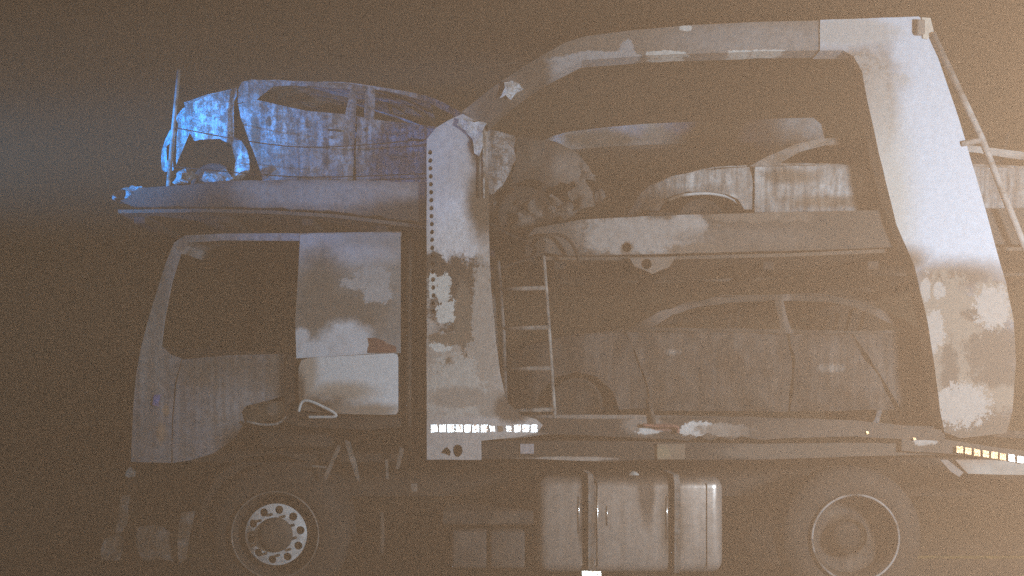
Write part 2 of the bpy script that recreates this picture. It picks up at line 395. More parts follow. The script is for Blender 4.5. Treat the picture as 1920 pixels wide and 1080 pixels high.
cable('guard_cable', W(328, 240, .06), W(560, 276, .06), W(799, 262, .06))
cable('guard_cable', W(318, 312, .06), W(560, 332, .06), W(799, 326, .06))
# crumpled remains on the nose of the deck
for (pts, sd) in (([(212, 372), (226, 356), (246, 348), (268, 352), (272, 366), (250, 378), (224, 380)], 1), ([(322, 340), (330, 326), (352, 318), (366, 326), (352, 340), (334, 346)], 2), ([(372, 344), (384, 322), (402, 330), (424, 318), (436, 334), (420, 344)], 3)):
    d = sheet('melted_lump', pts, burnt('debris_ash_%d' % sd, (.36, .34, .34), [(BROWN, 'all', .15, .6, 15)], grain=.5, bump=1, bscale=50), None, .2, thick=.05, sp=.03, dent=.09, dscale=13, rag=.018, seed=sd)
    d['category'] = 'lump'
    d['label'] = ['', 'pale melted lump on the nose tip of the deck above the cab', 'small ashy lump on deck rail beneath the headlight opening of top car', 'ashy scraps on deck rail beneath the wheel arch of top car'][sd]

tube('loose_cable', spline([W(1002, 112, .08), W(940, 122, .06), W(862, 131, .05)], 6), .004, M['dark'], T, 5)
# ---- cab
YC = .10
m_cab = burnt('cab_paint_blue_lit', (.26, .27, .32), [  # bluish base stands in for the beacon's spill on the cab
    ((.15, .135, .125), [(430, 700, 90, 40), (520, 690, 30, 60)], .6, .5, 5),
    ((.33, .33, .36), [(450, 770, 60, 60), (290, 700, 22, 60)], .7, .9, 6), ((.17, .155, .145), 'all', .2, .5, 7, .6),
    ((.26, .26, .27), [(270, 600, 60, 120)], .5, .5, 4),
    ((.05, .04, .035), [(535, 740, 16, 90), (470, 830, 60, 30)], .5, .5, 7),
    ((.38, .26, .20), [(303, 812, 9, 20), (312, 770, 6, 10)], .4, .7, 14)], Y=YC, grain=.45, gscale=20, rough=.6, streak=.25)
cab_roof = [(328, 452), (345, 441), (420, 437), (560, 437), (752, 434)]
cabin = slab('cab', [(322, 462), (334, 447), (350, 441), (420, 437), (560, 437), (752, 434)], YC + .01, 2.32, .03, burnt('cab_roof_paint', (.34, .33, .34), [(BROWN, 'all', .2, .5, 5)], grain=.4), T, YC, ny=6, crown=.04, nsub=2)
def sub(o): return o
side_pts = [(246, 866), (250, 770), (256, 700), (264, 655), (278, 600), (294, 548), (312, 492), (327, 455), (346, 442), (420, 438.5), (562, 438.5), (562, 452), (420, 451), (352, 455), (340, 470), (322, 530), (308, 600), (302, 648), (318, 664), (340, 672), (328, 720), (322, 790), (321, 868)]
sheet('corner_panel', side_pts, m_cab, cabin, YC, thick=.02, sp=.07, dent=.004, bow=lambda x, z: .0)
# door with its window frame burnt empty
door_pts = [(342, 674), (420, 667), (500, 664), (531, 664), (531, 742), (500, 752), (470, 764), (458, 790), (438, 822), (400, 850), (360, 862), (324, 868), (325, 792), (331, 722)]
sheet('door', door_pts, m_cab, cabin, YC, thick=.03, sp=.06, dent=.012, rag=.003)
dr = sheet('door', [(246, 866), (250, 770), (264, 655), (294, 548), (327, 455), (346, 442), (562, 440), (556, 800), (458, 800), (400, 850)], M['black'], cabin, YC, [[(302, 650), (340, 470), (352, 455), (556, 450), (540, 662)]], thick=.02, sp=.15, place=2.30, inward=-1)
sheet('window_sill', [(304, 650), (540, 662), (531, 676), (420, 669), (345, 674), (318, 664)], M['black'], cabin, YC + .03, thick=.03, sp=.1)
# step recess, a dark sheet proud of the door, and handle
hc = W(497, 772, YC - .02)
sheet('handle_recess', [(458, 772), (470, 760), (500, 752), (528, 752), (533, 770), (524, 786), (490, 792), (464, 788)], burnt('recess_dark', (.05, .04, .028), [((.12, .11, .10), [(512, 768, 10, 12)], .4, .6, 12)], Y=YC), cabin, YC - .015, thick=.02, sp=.03, dent=.012, dscale=9)
tube('grab_handle', spline([W(462, 790, YC - .03), W(490, 796, YC - .04), W(520, 794, YC - .04), W(536, 780, YC - .03)], 6), .010, M['ash'], cabin, 6)
# sleeper side
m_sleep = burnt('sleeper_paint', (.25, .245, .25), [
    ((.40, .40, .44), [(590, 470, 45, 40), (640, 480, 100, 18)], .7, .5, 4),
    ((.16, .14, .125), [(640, 585, 110, 52), (600, 540, 40, 80)], .6, .5, 4),
    ((.40, .40, .43), [(700, 520, 34, 22), (705, 545, 28, 22), (672, 532, 30, 12)], .15, 1.5, 17),
    ((.66, .66, .72), [(650, 640, 50, 38), (590, 665, 70, 28), (565, 632, 16, 16)], .3, .4, 6),
    ((.12, .09, .075), [(690, 795, 80, 26)], .3, .5, 7)], Y=YC, grain=.25, gscale=16)
sheet('sleeper_panel', [(563, 440), (751, 437), (751, 662), (690, 664), (556, 672), (554, 600), (560, 500)], m_sleep, cabin, YC, thick=.02, sp=.06, dent=.006, dscale=4)
m_red = burnt('maroon_decal', (.17, .075, .06), [((.30, .25, .24), [(738, 642, 14, 5)], .3, .5, 12)], Y=YC, grain=.3)
sheet('decal', [(689, 634), (704, 633), (722, 640), (743, 650), (744, 661), (689, 662)], m_red, cabin, YC - .003, thick=.002, sp=.05)
m_hatch = burnt('hatch_paint', (.72, .71, .74), [
    ((.42, .35, .30), [(640, 735, 60, 18), (575, 700, 20, 70)], .6, .4, 6),
    ((.11, .08, .06), [(590, 778, 80, 36), (560, 745, 14, 50)], .45, .5, 7),
    ((.30, .24, .20), [(690, 770, 60, 14)], .6, .5, 7)], Y=YC, grain=.12, gscale=20)
sheet('storage_hatch', [(566, 675), (580, 671), (650, 667), (738, 662.5), (744, 664), (746, 670), (746, 772), (742, 777), (720, 778), (640, 776), (566, 770), (560, 740), (560, 690)], m_hatch, cabin, YC - .008, thick=.03, sp=.06, dent=.003)
sheet('lower_panel', [(540, 664), (556, 676), (556, 772), (640, 780), (751, 782), (752, 800), (690, 806), (560, 800), (534, 790), (534, 700)], M['black'], cabin, YC + .02, thick=.03, sp=.1)
tube('bent_trim', spline([W(560, 772, YC - .03), W(566, 754, YC - .03), W(580, 752, YC - .035), W(604, 762, YC - .04), W(626, 774, YC - .04), W(628, 781, YC - .04), W(600, 782, YC - .035), W(578, 782, YC - .03)], 5), .011, burnt('trim_ash', (.6, .58, .57)), cabin, 6)
# cab back, front, floor, far side
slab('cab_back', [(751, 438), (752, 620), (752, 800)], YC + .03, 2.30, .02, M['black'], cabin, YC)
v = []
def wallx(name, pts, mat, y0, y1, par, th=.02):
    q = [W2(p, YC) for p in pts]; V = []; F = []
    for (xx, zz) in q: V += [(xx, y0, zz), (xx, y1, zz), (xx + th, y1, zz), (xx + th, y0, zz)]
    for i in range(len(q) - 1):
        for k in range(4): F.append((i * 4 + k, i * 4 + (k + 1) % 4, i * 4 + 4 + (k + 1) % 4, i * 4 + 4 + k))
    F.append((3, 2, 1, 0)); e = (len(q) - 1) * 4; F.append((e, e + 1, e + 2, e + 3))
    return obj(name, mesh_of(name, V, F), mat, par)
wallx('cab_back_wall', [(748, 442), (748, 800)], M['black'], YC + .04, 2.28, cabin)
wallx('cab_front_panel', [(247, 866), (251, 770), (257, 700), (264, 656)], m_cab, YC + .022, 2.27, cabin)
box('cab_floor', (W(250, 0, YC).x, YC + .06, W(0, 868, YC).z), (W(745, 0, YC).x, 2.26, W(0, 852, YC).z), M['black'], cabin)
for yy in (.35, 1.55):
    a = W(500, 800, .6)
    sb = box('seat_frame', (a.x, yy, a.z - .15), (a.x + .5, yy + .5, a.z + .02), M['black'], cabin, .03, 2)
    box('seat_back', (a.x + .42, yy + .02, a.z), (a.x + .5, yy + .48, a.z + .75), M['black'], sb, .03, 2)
c = W(400, 690, .7); tube('steering_wheel', [(c.x + .06 * math.sin(t), .62 + .22 * math.cos(t), c.z + .20 * math.sin(t)) for t in [i * math.pi / 12 for i in range(24)]], .015, M['black'], cabin, 6, closed=True)
# lamps on the corner
sheet('corner_marker', [(236, 884), (244, 878), (252, 886), (250, 894), (240, 896), (234, 892)], burnt('marker_glass', (.26, .33, .37), [(BROWN, 'all', .2, .6, 20)], grain=.5), T, .06, thick=.03, sp=.02, dent=.02, dscale=15, rag=.012)
sheet('indicator', [(290, 740), (304, 738), (312, 746), (308, 756), (298, 764), (288, 758)], burnt('indicator_lens', (.13, .17, .42), [(BROWN, [(308, 752, 8, 14)], .3, .8, 14)], Y=YC, grain=.6, gscale=60), cabin, YC - .006, thick=.012, sp=.02, dent=.012, dscale=15, rag=.012)
# air stack behind the cab
pbox('air_stack', 756, 440, 796, 860, .18, .25, M['black'], T, .02, 2)
tube('intake_pipe', [W(770, 450, .12), W(769, 640, .12), W(768, 800, .12)], .028, M['dark'], T, 10)
tube('intake_pipe', [W(788, 470, .14), W(787, 800, .14)], .016, M['steel'], T, 8)
# bumper remains
m_bump = burnt('bumper_remains', (.27, .24, .23), [(SOOT, 'all', .15, .7, 8), (BROWN, 'all', .2, .7, 14)], grain=.5)
sheet('bumper_strip', [(230, 930), (243, 928), (236, 985), (226, 1000), (216, 998)], m_bump, T, .05, thick=.02, sp=.04, dent=.02, rag=.008)
sheet('bumper_strip', [(340, 962), (364, 958), (356, 1000), (348, 1048), (336, 1056), (334, 1020)], m_bump, T, .0, thick=.02, sp=.04, dent=.02, rag=.008)
sheet('bumper_panel', [(258, 988), (298, 984), (336, 1010), (336, 1052), (268, 1050), (256, 1020)], m_bump, T, .03, thick=.02, sp=.04, dent=.04, dscale=8, rag=.02)
sheet('bumper_panel', [(194, 1010), (220, 1000), (232, 1012), (224, 1050), (190, 1050)], m_bump, T, .06, thick=.02, sp=.04, dent=.03, dscale=8, rag=.015)
a = W(215, 1040, .05); box('bumper_beam', (a.x, .12, a.z - .06), (a.x + .12, 2.3, a.z + .1), M['black'], T, .02)
# chassis
for yy in (.78, 1.55):
    a = W(240, 930, .8); b = W(2300, 858, .8); box('chassis_rail', (a.x, yy, a.z), (b.x, yy + .09, b.z), M['black'], T)
a = W(330, 985, .9); b = W(480, 830, .9); box('engine_block', (a.x, .95, a.z), (b.x + .5, 1.5, b.z), M['black'], T, .05, 2)
for px, w in ((512, 1), (1608, 1)):
    a = W(px, 1005, 0); tube('axle', [(a.x, .2, a.z), (a.x, 2.2, a.z)], .08, M['black'], T, 10)
# slivers of the burnt mudguard and brackets behind the wheel
for pts in ([(646, 824), (656, 828), (668, 868), (674, 904), (668, 900), (658, 866)], [(722, 860), (727, 862), (729, 900), (724, 898)], [(750, 838), (758, 842), (748, 880), (742, 878)], [(586, 872), (612, 874), (614, 878), (586, 876)], [(770, 908), (782, 906), (782, 922), (772, 922)], [(640, 836), (612, 900), (606, 896), (634, 834)]):
    sheet('mudguard_bracket', pts, M['steel'], T, .06, thick=.012, sp=.04, dent=.01, rag=.004, seed=len(pts))
sheet('mudguard', [(372, 1010), (380, 940), (410, 890), (460, 858), (520, 850), (580, 866), (620, 900), (646, 950), (652, 1010), (640, 1010), (630, 955), (600, 905), (560, 880), (510, 868), (455, 876), (418, 905), (394, 950), (386, 1010)], M['black'], T, .16, thick=.4, sp=.1, rag=.01)

# ---- wheels
m_rim = burnt('rim_paint', (.80, .76, .75), [(BROWN, 'all', .12, .35, 12, .35), ((.22, .18, .15), [(464, 1015, 10, 26)], .6, .5, 9)], grain=.35, gscale=30)
m_hub = burnt('hub_grease', (.07, .058, .048), grain=.4)
m_ring = burnt('rim_flange', (.30, .25, .22), [(BROWN, 'all', .2, .5, 6)], grain=.4)
m_ring2 = burnt('rim_flange_bare', (.30, .275, .265), [((.06, .05, .04), 'all', .15, .8, 3)], grain=.3)
def wheel(px, py, front, Y):
    c = W(px, py, 0); c.y = Y; r = 1 / PXM
    rim = lathe('wheel', [(.268, .30), (.270, .06), (.282, .02), (.297, -.004), (.304, .002), (.303, .03)], c, M['black'], T, 64)
    tube('rim_flange', [(c.x + .3 * math.cos(t), Y - .004, c.z + .3 * math.sin(t)) for t in [i * math.pi / 36 for i in range(72)]], .0055 if front else .009, m_ring if front else m_ring2, rim, 6, closed=True)
    lathe('tyre', [(.304, .03), (.33, .02), (.40, .03), (.47, .05), (.492, .09), (.492, .26), (.46, .30), (.30, .30)], c, M['black'], rim, 48)
    if front:
        hl = [circle((512 + 47.5 * math.sin(math.radians(8 + 36 * i)), 1005 - 47.5 * math.cos(math.radians(8 + 36 * i))), 8, 12) for i in range(10)]
        sheet('disc', circle((512, 1005), 58.5, 48), m_rim, rim, 0, hl, thick=.012, sp=.04, hsp=.5, place=Y + .01, bow=lambda x, z: max(0, (math.hypot(x - c.x, z - c.z) - .17)) * .35)
        lathe('hub', [(.0, -.035), (.08, -.034), (.105, -.025), (.121, .0), (.122, .04)], c, m_hub, rim, 32)
        for i in range(10):
            a = math.radians(26 + 36 * i); tube('wheel_nut', [(c.x + .143 * math.sin(a), Y - .012, c.z + .143 * math.cos(a)), (c.x + .143 * math.sin(a), Y + .02, c.z + .143 * math.cos(a))], .010, m_hub, rim, 6)
    else:
        lathe('disc', [(.12, .10), (.14, .20), (.2, .22), (.265, .17)], c, M['dark'], rim, 40)
        lathe('hub', [(0, .13), (.06, .135), (.095, .15), (.12, .22)], c, M['black'], rim, 32)
    return rim
wheel(512, 1005, True, .06); wheel(1608, 1011, False, .05)
for px in (512, 1608):
    c = W(px, 1008, 0); lathe('far_wheel', [(.0, .0), (.2, .0), (.30, .03), (.36, .05), (.49, .0), (.5, -.25), (.3, -.3)], (c.x, 2.4, c.z), M['black'], T, 32)

# ---- lower deck edge
m_low = burnt('side_rail_paint', (.04, .033, .028), [
    ((.19, .165, .15), [(1130, 781, 110, 4), (1206, 798, 36, 18), (960, 815, 60, 6)], .3, .6, 10),
    ((.50, .48, .47), [(1215, 806, 20, 9), (1310, 804, 42, 12)], .08, 1.3, 12),
    ((.22, .19, .17), [(1360, 806, 52, 12)], .15, 1.0, 12),
    ((.20, .10, .08), [(1245, 801, 26, 7)], .3, .5, 10),
    ((.075, .06, .05), [(1580, 815, 190, 30)], .6, .6, 7)], Y=.02, grain=.35, gscale=25, bump=.6)
low_pts = [(945, 780), (1030, 777), (1230, 778), (1420, 782), (1600, 788), (1770, 806), (1770, 826), (1600, 818), (1420, 824), (1390, 818), (1370, 826), (1350, 818), (1330, 826), (1310, 818), (1290, 826), (1260, 822), (1200, 822), (1100, 816), (1020, 814), (945, 826)]
sheet('lower_deck_rail', low_pts, m_low, T, .02, thick=.05, sp=.06, dent=.006, rag=.006)
m_low2 = burnt('sill_rail_paint', (.03, .025, .021), [((.30, .25, .22), [(1070, 860, 80, 4)], .3, .6, 10), ((.10, .083, .07), [(1440, 846, 90, 14)], .4, .5, 7), ((.075, .06, .048), [(1600, 840, 180, 20)], .5, .4, 5)], Y=.08, grain=.35, gscale=25)
sheet('sill_rail', [(903, 828), (1000, 826), (1230, 828), (1420, 832), (1600, 830), (1770, 832), (1770, 852), (1600, 856), (1420, 862), (1200, 862), (1130, 866), (1000, 860), (903, 860)], m_low2, T, .08, thick=.06, sp=.08, dent=.004, rag=.004)
pbox('marker_plate', 975, 832, 1001, 851, .07, .02, burnt('marker_plate_paint', (.34, .31, .33), grain=.4, gscale=40), T, .003)
pbox('junction_box', 1231, 832, 1284, 862, .06, .04, burnt('junction_box_paint', (.15, .115, .085), [((.18, .15, .10), [(1245, 850, 14, 12)], .4, .5, 9)], grain=.2), T, .004)
slab('lower_deck', [(800, 783), (1200, 783), (1770, 800), (2300, 830)], .08, 2.34, .05, M['dark'], T, .05)
tube('strap_remnant', [W(1214, 748, .015), W(1222, 775, .0), W(1226, 800, .0)], .018, M['dark'], T, 6)
tube('brake_line', spline([W(1205, 797, -.01), W(1235, 799, -.012), W(1268, 800, -.01), W(1270, 812, -.01)], 5), .012, burnt('red_hose', (.22, .10, .075)), T, 6)
# ---- rear end: drooping guard with tape
m_guard = burnt('guard_paint', (.26, .24, .22), [((.2, .15, .12), [(1800, 850, 60, 20), (1780, 875, 30, 20)], .5, .5, 8)], Y=.02, grain=.3)
sheet('rear_guard', [(1790, 862), (1850, 862), (1960, 868), (2120, 880), (2120, 916), (1960, 892), (1815, 888)], m_guard, T, .02, thick=.05, sp=.08, dent=.006, rag=.004)
sheet('guard_brace', [(1762, 862), (1776, 862), (1806, 886), (1798, 894), (1782, 884)], burnt('brace_paint', (.17, .15, .14)), T, .01, thick=.03, sp=.05)
sheet('rear_side_rail', [(1690, 806), (1770, 824), (1850, 836), (1960, 852), (2120, 880), (2120, 896), (1960, 868), (1850, 858), (1770, 850), (1690, 846)], burnt('rear_rail_paint', (.07, .056, .046), [(ASH, [(1735, 825, 26, 10), (1690, 815, 20, 8)], .2, .9, 14)], Y=.03, grain=.4), T, .03, thick=.05, sp=.06, dent=.01, rag=.006)
for i in range(11):
    x = 1793 + i * 16.2; y = 836 + i * 2.6
    sheet('reflector', [(x, y), (x + 12, y + 1.8), (x + 12, y + 14), (x, y + 12.5)], M['retro'] if i >= 6 else M['retro_amber'], T, -.002, thick=.004, sp=.02, rag=.003, seed=i)
for (px, py) in ((1624, 808), (1712, 820)):
    sheet('reflector', [(px, py), (px + 4, py + 1), (px + 5, py + 5), (px + 1, py + 6)], M['retro_amber'], T, .008, thick=.003, sp=.02, rag=.004, seed=px)
# ---- fuel tank
m_tank = burnt('tank_aluminium', (.36, .31, .28), [
    ((.12, .095, .08), [(1102, 985, 16, 120), (1212, 920, 16, 60)], .35, .5, 8),
    ((.16, .125, .10), [(1262, 980, 22, 120)], .6, .5, 7),
    ((.13, .10, .08), [(1180, 890, 200, 18)], .6, .5, 6),
    ((.34, .29, .26), [(1060, 1060, 80, 30), (1300, 1060, 60, 30)], .7, .5, 5)], Y=.02, grain=.3, gscale=18, streak=.12, rough=.30, metal=.4, bump=.10, bscale=9, spec=.5)
tank = pbox('fuel_tank', 1006, 893, 1358, 1076, .02, .62, m_tank, T, .085, 6)
for x0, x1 in ((1090, 1117), (1252, 1278)):
    pbox('tank_strap', x0, 891, x1, 1078, .013, .632, M['steel'], tank, .086, 6)
m_glint = burnt('tank_glint_metal', (.62, .58, .55), grain=.3, rough=.2, metal=.9, bump=0)  # glossy tubes added to draw vertical highlight lines on the tank
for x, y0, y1 in ((1120, 900, 1062), (1138, 948, 985), (1250, 930, 1010), (1085, 930, 1000)):
    tube('tank_glint', [W(x, y0, .019), W(x, (y0 + y1) / 2, .016), W(x, y1, .019)], .006, m_glint, tank, 10)
tube('tank_seam', [W(1325, 905, .017), W(1325, 1066, .017)], .003, M['dark'], tank, 5)
lathe('filler_cap', [(0, -.03), (.04, -.03), (.045, 0), (.045, .04)], (W(1186, 896, .2).x, .16, W(1186, 895, .16).z), M['ash'], tank, 20)
a = W(1108, 1075, -.05)
sheet('side_marker', [(1091, 1070), (1127, 1071), (1127, 1090), (1091, 1090)], M['retro_low'], T, -.03, thick=.02, sp=.05)
# battery boxes
pbox('battery_shelf', 828, 958, 1000, 984, .05, .5, M['dark'], T, .01)
for x0 in (846, 918):
    pbox('battery_box', x0, 996, x0 + 66, 1066, .06, .4, burnt('battery_case_%d' % x0, (.05, .044, .042), [((.09, .075, .065), 'all', .2, .6, 8)], grain=.5), T, .02, 2)
a = W(880, 1040, .6); tube('air_tank', [(a.x - .3, .75, a.z), (a.x + .5, .75, a.z)], .13, M['black'], T, 14)
tube('exhaust_pipe', spline([W(714, 960, .1), W(716, 1000, .1), W(714, 1040, .1)], 4), .02, M['dark'], T, 8)
# ---- ladder
lad = tube('ladder', [W(1019, 480, .03), W(1028, 600, .03), W(1040, 784, .03)], .014, burnt('ladder_alloy', (.42, .38, .35), [(SOOT, 'all', .25, .6, 5)], grain=.4), T, 8)
tube('ladder_rail', [W(934, 490, .03), W(944, 620, .03), W(949, 784, .03)], .014, burnt('ladder_rail_alloy', (.2, .175, .16), [(SOOT, 'all', .25, .6, 5)], grain=.4), lad, 8)
for y, x0, x1 in ((540, 937, 1022), (614, 943, 1028), (690, 946, 1033), (768, 949, 1038)):
    tube('rung', [W(x0, y + 2, .03), W(x1, y, .03)], .016, burnt('rung_%d' % y, (.30, .26, .23), [(SOOT, 'all', .25, .6, 6)], grain=.4), lad, 8)
# ---- middle deck
m_mid = burnt('middle_rail_paint', (.055, .045, .037), [
    ((.30, .275, .265), [(1200, 442, 135, 36), (1290, 425, 40, 26)], .25, .8, 9),
    ((.10, .083, .072), [(1400, 446, 110, 20), (1040, 450, 50, 30)], .7, .8, 8),
    ((.13, .10, .08), [(1175, 466, 12, 12), (1320, 470, 60, 14), (1420, 405, 90, 12)], .3, 1.2, 9)], Y=.12, grain=.3, gscale=22)
mid_pts = [(988, 446), (1002, 428), (1090, 412), (1200, 406), (1330, 402), (1480, 398), (1740, 392), (2300, 386), (2300, 458), (1740, 458), (1660, 464), (1480, 470), (1200, 477), (1060, 480), (1000, 470)]
sheet('middle_deck_rail', mid_pts, m_mid, T, .12, [circle((1175, 464), 9, 12)], thick=.05, sp=.08, dent=.005, hsp=.5, rag=.004)
sheet('far_middle_deck_rail', mid_pts, M['dark'], T, .12, thick=.05, sp=.2, place=FAR, inward=-1)
md = [(990, 478), (1200, 479), (1480, 472), (1740, 461), (2300, 460)]
slab('runway', md, .19, .9, .025, M['tread'], T, .12); slab('runway', md, 1.5, 2.3, .025, M['tread'], T, .12)
for px in (1040, 1240, 1440, 1640, 1840):
    a = W(px, 484, .12); box('cross_member', (a.x, .26, a.z - .06), (a.x + .08, 2.34, a.z), M['black'], T, .004)
m_brk = burnt('bracket_ash', (.24, .20, .175), [(BROWN, 'all', .2, .5, 9)], grain=.4)
sheet('pivot_bracket', [(1180, 484), (1268, 482), (1256, 500), (1236, 508), (1222, 514), (1206, 506), (1190, 500)], m_brk, T, .13, [circle((1212, 495), 10, 10)], thick=.03, sp=.04, hsp=.5, rag=.004)
# hoses behind the post
tube('hydraulic_hose', spline([W(1002, 462, .05), W(1016, 446, .04), W(1040, 440, .03), W(1062, 446, .03), W(1078, 466, .03), W(1086, 492, .04)], 8), .013, M['black'], T, 7)
tube('hydraulic_hose', spline([W(920, 420, .08), W(955, 440, .06), W(996, 456, .05)], 8), .009, M['black'], T, 7)
tube('hydraulic_hose', spline([W(930, 505, .08), W(970, 492, .06), W(1003, 480, .05), W(1008, 462, .05)], 8), .010, M['black'], T, 7)
sheet('valve_block', [(984, 452), (1004, 444), (1024, 452), (1020, 486), (1000, 492), (986, 480)], M['black'], T, .07, thick=.08, sp=.04, rag=.004)

# ================================================================== the burnt cars
def car(name, loc_px, label, Yn, width, panels, tops, belt, sill, xf, xr, mats, floor, seats, wheels, group='burnt cars on the transporter'):
    base = W(loc_px[0], loc_px[1], Yn); base.y = Yn + width / 2
    R = root(name, base, label, 'car', group)
    Xf = W(xf, 0, Yn).x; Xr = W(xr, 0, Yn).x
    def beltz(x):
        (x0, y0), (x1, y1) = [W2(p, Yn) for p in belt]; return y0 + (y1 - y0) * (x - x0) / (x1 - x0)
    def bow(x, z):
        h = z - beltz(x); d = .22 * h if h > 0 else .10 * h * h
        if x < Xf + .4: d += .20 * ((Xf + .4 - x) / .4) ** 2
        if x > Xr - .4: d += .35 * ((x - Xr + .4) / .4) ** 2
        return d
    Yf = Yn + width
    for (pn, pts, hl, mk, dent, rag) in panels:
        sheet(pn, pts, mats[mk], R, Yn, hl, thick=.008, sp=.045, dent=dent, dscale=4.5, bow=bow, rag=rag, seed=len(pts))
        sheet(pn, pts, mats['far'], R, Yn, hl, thick=.008, sp=.09, dent=dent, bow=bow, place=Yf, inward=-1, seed=len(pts) + 5)
    for (tn, pts, mk, crown) in tops:
        slab(tn, pts, Yn, Yf, .008, mats[mk], R, Yn, ny=8, crown=crown, ends=lambda x, z: bow(x, z), dent=.02, nsub=4)
    slab('floor_pan', floor, Yn + .12, Yf - .12, .02, M['black'], R, Yn)
    for (px, py) in seats:
        for yy in (Yn + .28, Yn + width - .72):
            a = W(px, py, Yn)
            s = box('seat_frame', (a.x, yy, a.z), (a.x + .42, yy + .42, a.z + .05), M['black'], R, .01)
            P = [(a.x + .40, yy + .03, a.z + .04), (a.x + .52, yy + .06, a.z + .52), (a.x + .52, yy + .36, a.z + .52), (a.x + .40, yy + .39, a.z + .04)]
            tube('seat_back_frame', P, .014, M['black'], s, 6)
    for (px, py, r) in wheels:
        for yy, sg in ((Yn + .08, 1), (Yf - .08, -1)):
            a = W(px, py, Yn)
            w = lathe('wheel', [(0, .03 * sg), (.05, .02 * sg), (.09, .06 * sg), (r * .85, .03 * sg), (r, 0), (r * 1.02, .02 * sg), (r * .95, .16 * sg)], (a.x, yy, a.z), M['black'], R, 28)
    return R, bow

# -- car on the deck above the cab
Y1 = .36
CY = {}
CY['body'] = burnt('scorched_lit_top_car', (.34, .32, .32), [
    ((.30, .23, .20), 'all', .18, .55, 5, .55),
    ((.46, .45, .46), [(505, 235, 44, 32), (620, 258, 26, 12), (470, 215, 20, 10), (690, 244, 14, 7), (600, 300, 60, 12)], .3, 1.0, 10), ((.66, .66, .68), [(385, 225, 66, 48), (455, 310, 20, 30), (296, 275, 30, 44)], .35, .6, 8),  # large pale fender and door patches paint in the blue beacon's brightness
    ((.13, .09, .07), [(480, 250, 9, 40), (510, 320, 12, 8), (505, 228, 5, 9), (687, 244, 5, 5), (623, 258, 4, 4), (575, 232, 4, 8), (650, 265, 5, 12)], .3, .8, 9),
    ((.26, .22, .21), [(560, 300, 60, 22), (730, 305, 60, 18)], .7, .7, 6), ((.42, .41, .43), [(770, 262, 70, 22), (930, 300, 40, 50)], .5, .8, 8),
    ((.14, .10, .08), 'all', .06, .42, 17, .8)], Y=Y1, grain=.4, gscale=26, streak=.55, bump=.6, bscale=45)
CY['dark'] = burnt('sooty_top_car', (.06, .05, .042), [((.13, .11, .10), [(1080, 310, 44, 26)], .5, .5, 7), (SOOT, [(985, 380, 60, 50)], .5, .6, 7)], Y=Y1, grain=.5, gscale=14)
CY['roof'] = burnt('scorched_roof', (.36, .34, .34), [(BROWN, 'all', .2, .6, 6)], Y=Y1, grain=.5, gscale=20)
CY['far'] = M['black']
p1 = [
    ('fender', [(322, 214), (337, 203), (345, 198), (343, 190), (387, 178), (443, 164), (445, 180), (439, 192), (438, 257), (452, 262), (462, 280), (467, 300), (467, 320), (447, 336), (432, 333), (441, 300), (433, 270), (410, 259), (364, 263), (354, 247), (322, 303), (323, 267), (329, 228)], [], 'body', .02, .004),
    ('front_corner', [(317, 232), (322, 240), (314, 292), (314, 312), (290, 309), (281, 303), (286, 270), (296, 248), (308, 236)], [[(299, 264), (311, 260), (309, 288), (298, 292)]], 'body', .03, .005),
    ('door', [(447, 196), (485, 190), (527, 199), (573, 209), (645, 215), (667, 218), (664, 272), (661, 345), (560, 348), (492, 346), (484, 312), (466, 262), (452, 222)], [], 'body', .03, .002),
    ('cabin_frame', [(446, 193), (447, 166), (452, 152), (470, 147), (520, 147), (580, 149), (640, 153), (700, 159), (760, 167), (800, 176), (830, 188), (862, 208), (900, 238), (880, 246), (818, 240), (703, 226), (668, 219), (645, 216), (573, 210), (527, 200), (485, 191)], [[(481, 188), (511, 160), (540, 157), (600, 160), (656, 164), (647, 214), (573, 208), (527, 198)], [(668, 167), (683, 169), (683, 221), (667, 217)], [(702, 164), (740, 170), (798, 187), (850, 214), (845, 241), (820, 239), (702, 224)]], 'body', .01, .002),
    ('door', [(671, 219), (703, 226), (818, 241), (902, 248), (900, 300), (893, 372), (780, 358), (666, 346), (668, 272)], [], 'body', .03, .002),
    ('quarter_panel', [(905, 242), (935, 247), (966, 256), (968, 300), (942, 346), (926, 364), (900, 366)], [], 'body', .03, .008),
    ('tail_panel', [(970, 258), (1030, 264), (1085, 278), (1108, 296), (1127, 318), (1098, 326), (1088, 342), (1052, 340), (1034, 352), (1010, 338), (985, 336), (960, 346), (950, 360), (968, 305)], [], 'dark', .04, .012)]
t1 = [('bonnet', [(335, 208), (356, 190), (387, 177), (445, 166), (452, 176)], 'roof', .03), ('roof', [(490, 149), (520, 147), (580, 148), (640, 152), (700, 158), (760, 166), (800, 175)], 'roof', .04)]
R1, bow1 = car('burnt_hatchback', (620, 380), 'ash-grey burnt hatchback with bare wheel arch on deck above lorry cab, lit blue', Y1, 1.55, p1, t1, ((480, 189), (840, 240)), 340, 281, 1127, CY, [(330, 340), (500, 352), (900, 385), (1080, 395)], [(540, 300), (720, 325)], [(395, 345, .17), (985, 398, .2)])
for px, py in ((628, 244), (778, 262)):
    tube('door_handle', [W(px - 13, py, Y1 - .01), W(px, py + .5, Y1 - .015), W(px + 13, py + 2, Y1 - .01)], .008, CY['dark'], R1, 6)
